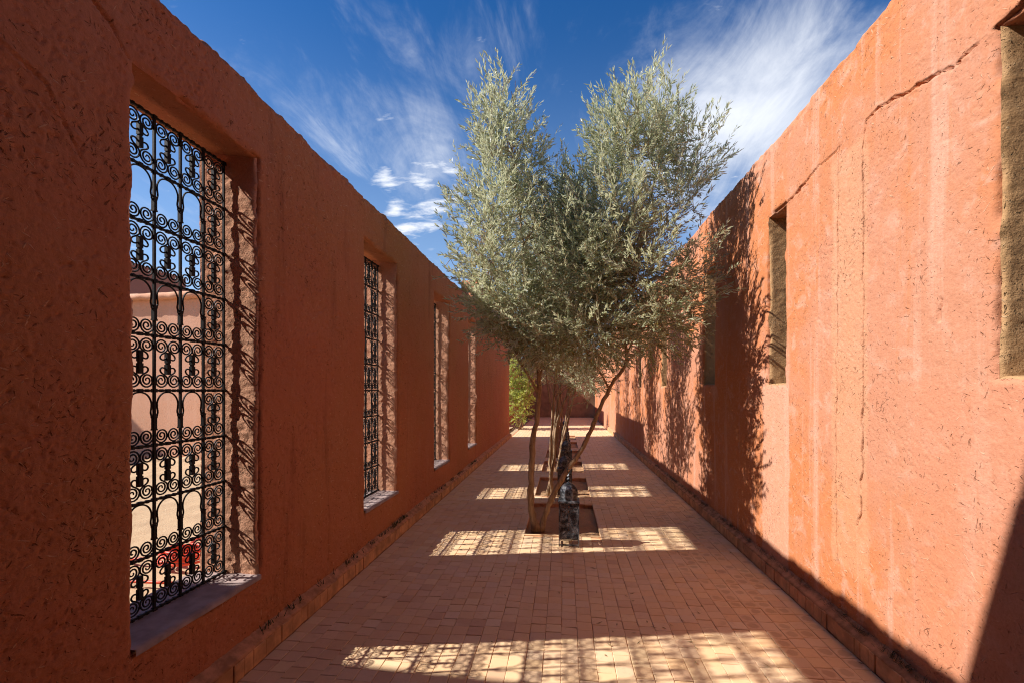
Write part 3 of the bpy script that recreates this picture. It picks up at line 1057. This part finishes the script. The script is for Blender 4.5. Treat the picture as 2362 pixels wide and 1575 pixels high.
# ------------------------------------------------------------------ tree pits
PLAB = ['nearest tree pit, just behind the front lantern', 'second tree pit, with a trunk cluster behind the front tree', 'third tree pit along the middle of the passage',
        'fourth tree pit, dark square beyond the third', 'fifth tree pit, small dark strip far down the passage', 'last tree pit before the bright strip of paving']
for i, (a, b_) in enumerate(PITS):
    t = empty('tree_pit', ((PX0 + PX1) / 2, (a + b_) / 2, 0))
    tag(t, PLAB[i], 'tree pit', 'tree pits down the middle of the passage')
    hx, hy = (PX1 - PX0) / 2, (b_ - a) / 2
    nx, ny = 34, 56
    uu, vv = np.meshgrid(np.linspace(-hx, hx, nx), np.linspace(-hy, hy, ny), indexing='ij')
    P = np.stack([uu.ravel(), vv.ravel(), np.full(uu.size, -.055)], 1)
    Pw = P + np.array([0, a, 0])
    P[:, 2] += .012 * fbm(Pw, 3, 2, 5) + .008 * fbm(Pw, 11, 3, 6)
    idx = np.arange(nx * ny).reshape(nx, ny)
    F = np.stack([idx[:-1, :-1], idx[1:, :-1], idx[1:, 1:], idx[:-1, 1:]], -1).reshape(-1, 4)
    link(bpy.data.objects.new('soil', mesh_np('soil', P, F, [M_SOIL])), t)
    for (x0, x1, y0, y1) in ((-hx - .03, -hx, -hy - .03, hy + .03), (hx, hx + .03, -hy - .03, hy + .03), (-hx, hx, -hy - .03, -hy), (-hx, hx, hy, hy + .03)):
        rm = MB()
        rm.box(x0 + .001, x1 - .001, y0 + .001, y1 - .001, -.1, .004)
        rm.build('rim', M_TILE, t)


# ------------------------------------------------------------------ lanterns
def punched_panel():
    """one perforated sheet-iron side, in its own x/z plane"""
    nx, nz = 34, 60
    w_, z0, z1 = .188, .085, .43
    xs_ = np.linspace(-w_ / 2, w_ / 2, nx + 1)
    zs_ = np.linspace(z0, z1, nz + 1)
    uu, vv = np.meshgrid(xs_, zs_, indexing='ij')
    V = np.stack([uu.ravel(), np.zeros(uu.size), vv.ravel()], 1)
    idx = np.arange(uu.size).reshape(uu.shape)
    keep = np.ones((nx, nz), bool)
    for i in range(nx):
        for j in range(nz):
            x = (i + .5) / nx - .5
            z = ((j + .5) % 30) / 30 - .5
            r_ = math.hypot(x * 1.0, z * 1.0)
            an = math.atan2(z, x)
            star = abs((an * 8 / (2 * math.pi)) % 1 - .5)
            hole = False
            if 2 < i < nx - 3:
                if .10 < r_ < .42 and star > .36 and (i + 2 * j) % 3 != 0:
                    hole = True
                if r_ > .40 and (i * 7 + j * 5) % 9 < 2:
                    hole = True
                if r_ < .07:
                    hole = True
            keep[i, j] = not hole
    F = np.stack([idx[:-1, :-1], idx[1:, :-1], idx[1:, 1:], idx[:-1, 1:]], -1).reshape(-1, 4)[keep.ravel()]
    return V, F


def iron_mat():
    m, t, b = new_mat('worn_sheet_iron')
    P = t.new('ShaderNodeTexCoord').outputs['Object']
    n = t.noise(P, 16, 6, .65, .4)
    col = t.mix(t.ramp(n, .4, .7), (.03, .032, .037), (.34, .35, .37))
    n2 = t.noise(P, 60, 4, .6)
    col = t.mix(t.ramp(n2, .58, .7, 0, .6), col, (.012, .011, .01))
    t.t.links.new(col, b.inputs['Base Color'])
    b.inputs['Metallic'].default_value = .45
    t.t.links.new(t.ramp(n, .3, .7, .32, .55), b.inputs['Roughness'])
    b.inputs['Specular IOR Level'].default_value = .5
    bump(t, b, n2, .4, .003)
    return m


M_LANT = iron_mat()
PV, PF = punched_panel()
panel_me = mesh_np('side_panel', PV, PF, [M_LANT], smooth=False)
mb = MB()
for sx in (-1, 1):
    for sy in (-1, 1):
        x0, x1 = sorted((sx * .100, sx * .090))
        y0, y1 = sorted((sy * .100, sy * .090))
        mb.box(x0, x1, y0, y1, 0, .43)
mb.box(-.09, .09, -.0985, -.0915, .012, .026)
mb.box(-.09, .09, .0915, .0985, .012, .026)
mb.box(-.0985, -.0915, -.09, .09, .012, .026)
mb.box(.0915, .0985, -.09, .09, .012, .026)
mb.box(-.096, .096, -.0905, .0905, .078, .085)
frame_me = mb.mesh('frame', M_LANT)
mb = MB()
mb.box(-.104, .104, -.104, .104, .430, .443)
mb.box(-.098, .098, -.098, .098, .443, .449)
ledge_me = mb.mesh('ledge', M_LANT)
mb = MB()
mb.lathe([(.086, .449), (.094, .475), (.097, .505), (.094, .535), (.083, .565), (.064, .59), (.040, .606), (.018, .616), (.009, .624), (.007, .632)], 8, rot=R(22.5))
dome_me = mb.mesh('dome', M_LANT)
mb = MB()
mb.lathe([(.006, .630), (.014, .636), (.022, .645), (.024, .650), (.012, .660), (.006, .668), (.012, .672), (.019, .680), (.020, .684), (.009, .694), (.005, .704)], 10)
fin_me = mb.mesh('finial', M_LANT, True)
mb = MB()
ring = [(.017 * math.sin(q), 0, .728 - .022 * math.cos(q)) for q in np.linspace(0, R(315), 20)] + [(-.016, 0, .752), (-.004, 0, .764)]
mb.tube(ring, .0035, 6)
hook_me = mb.mesh('hook', M_LANT, True)
LLAB = ['front iron lantern, the one whose whole body shows', 'iron lantern half hidden directly behind the front one', 'dark iron lantern with a beaded finial behind the second one',
        'small dark lantern further down behind the third', 'fifth small dark lantern in the row', 'farthest dark lantern in the row']
for i, (x, y) in enumerate(((.052, 4.60), (.015, 6.45), (.05, 8.40), (.045, 10.21), (.04, 12.07), (.04, 14.06))):
    t = empty('floor_lantern', (x, y, .004), R(2 + random.uniform(-3, 3)))
    tag(t, LLAB[i], 'lantern', 'iron lanterns standing between the tree pits')
    for nm, me in (('frame', frame_me), ('ledge', ledge_me), ('dome', dome_me), ('finial', fin_me), ('hook', hook_me)):
        link(bpy.data.objects.new(nm, me), t)
    for k in range(4):
        o = bpy.data.objects.new('side_panel', panel_me)
        a_ = k * math.pi / 2
        o.rotation_euler = (0, 0, a_)
        o.location = (.0955 * math.sin(a_), -.0955 * math.cos(a_), 0)
        link(o, t)


# ------------------------------------------------------------------ olive trees
def leaf_cloud(shoots, nleaf, llen, lwid, spread=.75, rs=1):
    """shoots: list of (base, dir, length). Leaves stand in pairs along each shoot."""
    r_ = np.random.default_rng(rs)
    B = np.array([s[0] for s in shoots])
    Dr = np.array([s[1] for s in shoots])
    L = np.array([s[2] for s in shoots])
    n = len(B)
    t = (np.arange(nleaf)[None, :] + r_.uniform(0, 1, (n, nleaf))) / nleaf
    base = B[:, None, :] + Dr[:, None, :] * (L[:, None] * t)[:, :, None]
    base[..., 2] += 0
    bend = (t ** 2 * L[:, None] * .25)[:, :, None] * r_.normal(0, .35, (n, 1, 3))
    base = (base + bend).reshape(-1, 3)
    axis = np.repeat(Dr, nleaf, 0)
    rnd = r_.normal(0, 1, base.shape)
    perp = rnd - axis * (rnd * axis).sum(1, keepdims=True)
    perp /= np.linalg.norm(perp, axis=1, keepdims=True)
    ang = r_.uniform(.35, 1.05, (len(base), 1)) * spread
    ld = axis * np.cos(ang) + perp * np.sin(ang)
    # blades turn their upper side to the light
    rnd2 = r_.normal(0, .62, base.shape) - np.array(SUN_DIR)[None, :] * 1.0
    nm = rnd2 - ld * (rnd2 * ld).sum(1, keepdims=True)
    nm /= np.linalg.norm(nm, axis=1, keepdims=True)
    wd = np.cross(ld, nm)
    ll = llen * r_.uniform(.65, 1.15, (len(base), 1))
    lw_ = lwid * r_.uniform(.75, 1.2, (len(base), 1))
    p0 = base
    mid = base + ld * ll * .5 + nm * ll * .06
    p1 = mid + wd * lw_ * .5
    p2 = base + ld * ll
    p3 = mid - wd * lw_ * .5
    V = np.stack([p0, p1, p2, p3], 1).reshape(-1, 3)
    F = np.arange(len(V)).reshape(-1, 4)
    tint = np.repeat(r_.uniform(0, 1, n), nleaf) * .45 + r_.uniform(0, 1, len(base)) * .55
    dry = r_.uniform(0, 1, len(base)) < .035
    tint = np.where(dry, .99, np.minimum(tint, .95))
    return V, F, tint


def olive(name, label, base, stems, lobes, nshoot, nleaf, llen, lwid, rs):
    """stems: list of (points, r0, r1) relative to base; lobes: (cx,cy,cz, rx,ry,rz, weight, upness)"""
    rr = random.Random(rs)
    t = empty(name, base)
    tag(t, label, 'olive tree', 'olive trees down the middle of the passage')
    limb_pts = []
    for (pts, r0, r1) in stems:
        pp = catmull(pts, 5)
        pp = [(p[0] + rr.gauss(0, .004), p[1] + rr.gauss(0, .004), p[2]) for p in pp]
        N = len(pp)
        rad = [r0 + (r1 - r0) * (i / (N - 1)) for i in range(N)]
        rad = [q * (1 + .12 * rr.uniform(-1, 1)) for q in rad]
        rad[0] = r0 * 1.55
        if N > 2:
            rad[1] = r0 * 1.15
        mb = MB()
        mb.tube(pp, rad, 9)
        mb.build('trunk', M_BARK, t, True)
        limb_pts += [(Vector(p), q) for p, q in zip(pp, rad)]
    # limbs from the stems into every lobe
    lm = MB()
    nodes = []
    for (cx, cy, cz, rx, ry, rz, wgt, up) in lobes:
        for k in range(max(3, int(9 * wgt))):
            tgt = Vector((cx + rx * rr.gauss(0, .42), cy + ry * rr.gauss(0, .42), cz + rz * rr.uniform(-.5, .75)))
            best = min(limb_pts, key=lambda q: 1.8 * math.hypot(q[0].x - tgt.x, q[0].y - tgt.y) + abs(q[0].z - tgt.z) * .7 + (1.2 if q[0].z > tgt.z - .2 else 0) + .6 * (q[0].z < 1.2))
            a = best[0]
            if math.hypot(a.x - tgt.x, a.y - tgt.y) > .8 * (tgt.z - a.z) + .35:
                continue
            mid = (a + tgt) / 2 + Vector((rr.gauss(0, .05), rr.gauss(0, .05), rr.uniform(-.02, .10)))
            pp = catmull([a, a.lerp(mid, .5) + Vector((0, 0, .03)), mid, tgt], 4)
            r0 = min(best[1] * .7, .017)
            lm.tube(pp, [r0 + (.0025 - r0) * (i / (len(pp) - 1)) for i in range(len(pp))], 5)
            nodes += [Vector(p) for p in pp[len(pp) // 2:]]
    # leafy shoots
    tot = sum(l[6] for l in lobes)
    shoots = []
    for (cx, cy, cz, rx, ry, rz, wgt, up) in lobes:
        for k in range(int(nshoot * wgt / tot)):
            d = Vector((rr.gauss(0, 1), rr.gauss(0, 1), rr.gauss(0, 1))).normalized()
            q = rr.random() ** .40
            q = q * (.86 + .20 * rr.random())
            p = Vector((cx + d.x * rx * q, cy + d.y * ry * q, cz + d.z * rz * q))
            out = Vector((d.x / rx, d.y / ry, d.z / rz * .5)).normalized()
            dr = (Vector((0, 0, up)) + out * (1 - .35 * up) + Vector((rr.gauss(0, .35), rr.gauss(0, .35), rr.gauss(0, .30)))).normalized()
            L = rr.uniform(.14, .34) * (1.25 if d.z > .3 and q > .75 else 1)
            p = p - dr * L * .5
            shoots.append((tuple(p), tuple(dr), L))
            if k % 3 == 0 and nodes:
                nd = min(rr.sample(nodes, min(18, len(nodes))), key=lambda z: (z - p).length)
                if (nd - p).length > .6 or nd.z > p.z + .15:
                    continue
                m_ = (nd + p) / 2 + Vector((rr.gauss(0, .03), rr.gauss(0, .03), -.02))
                tip = p + dr * L
                lm.tube([nd, m_, p, tip], [.0035, .003, .0024, .0012], 4, cap=False)
    lm.build('branches', M_BARK, t, True)
    V, F, tint = leaf_cloud(shoots, nleaf, llen, lwid, rs=rs)
    me = mesh_np('crown', V, F, [M_OLIVE], smooth=False, attr={'tint': ('FACE', tint)})
    o = link(bpy.data.objects.new('crown', me), t)
    o['kind'] = 'stuff'
    return t


def at(px, py, zc):
    """point of the photograph at depth zc, in the place"""
    u, v = (px - 1181) / 1050, (900 - py) / 1050
    d = FWD + RGT * u + Vector((0, 0, 1)) * v
    return Vector((0, 0, CAM_H)) + d * zc


B1 = Vector((-.30, 5.13, -.06))


def rel(px, py, zc, B=B1):
    return tuple(at(px, py, zc) - B)


st1 = [([rel(1237, 1222, 5.13), rel(1224, 1160, 5.13), rel(1226, 1084, 5.10), rel(1230, 1017, 5.08), rel(1240, 945, 5.08), rel(1243, 885, 5.1), rel(1239, 830, 5.1), rel(1230, 740, 5.1), rel(1215, 620, 5.05), rel(1195, 480, 5.0), rel(1180, 330, 5.0)],   .040, .012),
       ([rel(1247, 1222, 5.15), rel(1262, 1175, 5.15), rel(1284, 1125, 5.12), rel(1315, 1075, 5.1), rel(1342, 1036, 5.1), rel(1362, 994, 5.08), rel(1382, 945, 5.06), rel(1412, 885, 5.05), rel(1445, 830, 5.05), rel(1440, 740, 5.05), rel(1465, 640, 5.0), rel(1490, 500, 5.0), rel(1530, 340, 5.0)], .033, .010),
       ([rel(1241, 905, 5.1), rel(1215, 860, 5.0), rel(1175, 790, 4.9), rel(1140, 700, 4.85)], .016, .006)]


def lobe(px, py, zc, rx, ry, rz, w_, up, B=B1):
    q = at(px, py, zc - .28) - B
    return (q.x, q.y, q.z, rx, ry * 1.55, rz, w_, up)


lob1 = [lobe(1168, 330, 5.05, .36, .40, .78, 1.0, .85), lobe(1115, 290, 5.05, .17, .2, .40, .22, .9), lobe(1225, 400, 5.1, .22, .35, .55, .35, .75),
        lobe(1140, 500, 5.1, .50, .60, .62, 1.25, .6), lobe(1150, 640, 5.1, .52, .65, .52, 1.25, .4), lobe(1205, 730, 5.1, .55, .60, .45, 1.1, .25),
        lobe(1460, 330, 5.1, .52, .55, .58, 1.25, .85), lobe(1525, 290, 5.05, .30, .3, .44, .5, .9), lobe(1400, 330, 5.1, .27, .3, .40, .38, .8), lobe(1585, 370, 5.05, .40, .4, .42, .55, .8),
        lobe(1400, 500, 5.15, .60, .6, .55, 1.3, .6), lobe(1540, 470, 5.1, .42, .45, .35, .38, .65), lobe(1460, 640, 5.15, .65, .65, .55, 1.5, .35),
        lobe(1310, 610, 5.2, .45, .6, .75, 1.4, .5), lobe(1340, 775, 5.1, .75, .6, .36, 1.7, .05), lobe(1500, 745, 5.1, .55, .55, .42, 1.25, .15), lobe(1250, 790, 5.1, .42, .5, .30, .7, .0), lobe(1365, 650, 5.35, .45, .6, .6, 2.0, .35), lobe(1300, 500, 5.5, .35, .45, .55, 1.1, .6), lobe(1430, 560, 5.3, .5, .5, .45, 1.0, .45), lobe(1330, 480, 5.5, .25, .4, .45, .5, .6), lobe(1590, 640, 5.2, .36, .5, .48, .5, .4), lobe(1130, 720, 5.0, .28, .4, .32, .35, .1)]
olive('olive_tree', 'nearest olive tree, two trunks rising behind the front lantern', B1, st1, lob1, 5000, 21, .066, .0146, 11)

# the same kind of tree in every pit behind
def generic(i, y, x, nshoot, nleaf, llen, lwid, rs):
    rr = random.Random(rs)
    B = Vector((x, y, -.06))
    stems = []
    for k in range(3):
        a = rr.uniform(0, 6.28)
        tx, ty = .55 * math.cos(a), .35 * math.sin(a)
        stems.append(([(rr.uniform(-.07, .07), rr.uniform(-.07, .07), -.02), (tx * .12, ty * .12, .5), (tx * .3 + rr.uniform(-.05, .05), ty * .3, 1.1), (tx * .65, ty * .65, 1.8), (tx * .9, ty * .9, 2.6), (tx, ty, 3.6)], rr.uniform(.024, .031), .007))
    lobs = []
    for k in range(9):
        a = k * 2.4 + rr.uniform(-.3, .3)
        z = 1.95 + .27 * k + rr.uniform(-.1, .1)
        rad = .55 * (1 - .05 * k)
        lobs.append((rad * math.cos(a), rad * math.sin(a), z, .55, .55, .5, 1.0, .25 + .07 * k))
    lobs.append((-.2, 0, 4.1, .35, .35, .6, .6, .85))
    lobs.append((.35, .1, 3.9, .35, .35, .6, .6, .85))
    lab = ['', 'second olive tree, its thin trunks seen just behind the nearest one', 'third olive tree with a slanting trunk in the third pit', 'fourth olive tree, mostly hidden by the nearer trunks',
           'fifth olive tree, small and dark between the trunks', 'last olive tree, beside the bright strip of paving'][i]
    return olive('olive_tree', lab, B, stems, lobs, nshoot, nleaf, llen, lwid, rs)


generic(1, 6.98, -.22, 1350, 20, .062, .0145, 21)
generic(2, 9.0, -.10, 1000, 20, .068, .018, 22)
generic(3, 10.8, -.15, 450, 16, .075, .022, 26)
generic(4, 12.8, -.05, 360, 14, .08, .026, 24)
generic(5, 14.8, -.12, 320, 14, .08, .028, 25)

# ------------------------------------------------------------------ bush at the far end
bb = empty('leafy_bush', (-1.75, 18.0, -.03))
tag(bb, 'bright yellow green bush glowing in the sun at the far opening', 'bush')
rr = random.Random(5)
sm = MB()
shoots = []
for k in range(14):
    a = rr.uniform(0, 6.28)
    p = [(rr.gauss(0, .12), rr.gauss(0, .12), 0), (.25 * math.cos(a), .25 * math.sin(a), .8), (.55 * math.cos(a), .5 * math.sin(a), 1.8), (.75 * math.cos(a), .6 * math.sin(a), 2.7)]
    sm.tube(catmull(p, 4), .012, 5)
sm.build('stems', M_BARK, bb, True)
for k in range(900):
    d = Vector((rr.gauss(0, 1), rr.gauss(0, 1), rr.gauss(0, 1))).normalized()
    q = rr.random() ** .4
    lump = rr.choice(((0, 0, 1.0, .55, .6, .7), (-.25, 0, 2.0, .65, .6, .8), (.1, .1, 1.7, .5, .5, .8), (-.1, 0, 2.8, .7, .6, .5), (-.6, .1, 1.4, .5, .5, .9)))
    p = Vector((lump[0] + d.x * lump[3] * q, lump[1] + d.y * lump[4] * q, lump[2] + d.z * lump[5] * q))
    dr = (d + Vector((rr.gauss(0, .5), rr.gauss(0, .5), rr.uniform(-.3, .6)))).normalized()
    shoots.append((tuple(p), tuple(dr), rr.uniform(.12, .3)))
V, F, tint = leaf_cloud(shoots, 14, .085, .034, 1.2, 5)
o = link(bpy.data.objects.new('crown', mesh_np('crown', V, F, [M_BUSH], smooth=False, attr={'tint': ('FACE', tint)})), bb)
o['kind'] = 'stuff'

# ------------------------------------------------------------------ courtyard seen through the first grille
cb = MB()
cb.box(-7.8, 6.0, 0, .35, -.1, 3.64)
cwo = cb.build('compound_wall', M_FARWALL)
cwo.location = (-12.2, 9.80, 0)
cwo.rotation_euler = (0, 0, R(-6))
tag(cwo, 'low pink courtyard wall with a rounded coping, seen through the nearest grille', 'wall')
xl = np.linspace(-7.8, 6.02, 170)
prof = [(9.79, 3.60), (9.675, 3.61), (9.655, 3.66), (9.665, 3.72), (9.72, 3.76), (9.85, 3.785), (10.1, 3.77), (10.24, 3.70), (10.22, 3.62), (10.14, 3.60)]
V = np.array([(x, py - 9.80, pz) for x in xl for (py, pz) in prof])
V[:, 2] += .014 * vnoise(V * 5, 81) + .007 * vnoise(V * 15, 82)
V[:, 1] += .016 * vnoise(V * 6, 83)
idx = np.arange(len(V)).reshape(len(xl), len(prof))
F = np.stack([idx[:-1, :-1], idx[1:, :-1], idx[1:, 1:], idx[:-1, 1:]], -1).reshape(-1, 4)
link(bpy.data.objects.new('coping', mesh_np('coping', V, F, [M_FARWALL])), cwo)
hb = MB()
hb.box(-26, -16.5, 7.0, 18.26, -.1, 6.45)
tag(hb.build('adobe_house', M_HOUSE), 'tall mauve house in shade behind the low courtyard wall', 'house')

# red hose lying on the courtyard sand
hm = MB()
hc = at(432, 1290, 4.15)
hc.z = 0
pts = []
rr = random.Random(3)
pts += [(hc.x + .55, hc.y + 1.55, .01), (hc.x + .30, hc.y + 1.35, .012), (hc.x - .05, hc.y + 1.0, .012), (hc.x - .30, hc.y + .62, .014), (hc.x - .28, hc.y + .35, .02)]
for k in range(6 * 14):
    a = R(130) - 2 * math.pi * k / 14
    q = .17 + .06 * math.sin(k * .23) + rr.uniform(-.012, .012)
    pts.append((hc.x + q * math.cos(a), hc.y + q * math.sin(a), .02 + .014 * (k / 14) + rr.uniform(0, .006)))
pts += [(hc.x - .35, hc.y - .1, .03), (hc.x - .75, hc.y - .05, .012), (hc.x - 1.1, hc.y - .25, .012), (hc.x - 1.05, hc.y - .6, .012), (hc.x - .6, hc.y - .62, .012), (hc.x - .15, hc.y - .52, .012), (hc.x + .35, hc.y - .5, .012)]
hm.tube(catmull(pts, 3), .0125, 6)
tag(hm.build('garden_hose', M_HOSE, None, True), 'coiled red hose lying on the courtyard sand behind the nearest grille', 'hose')
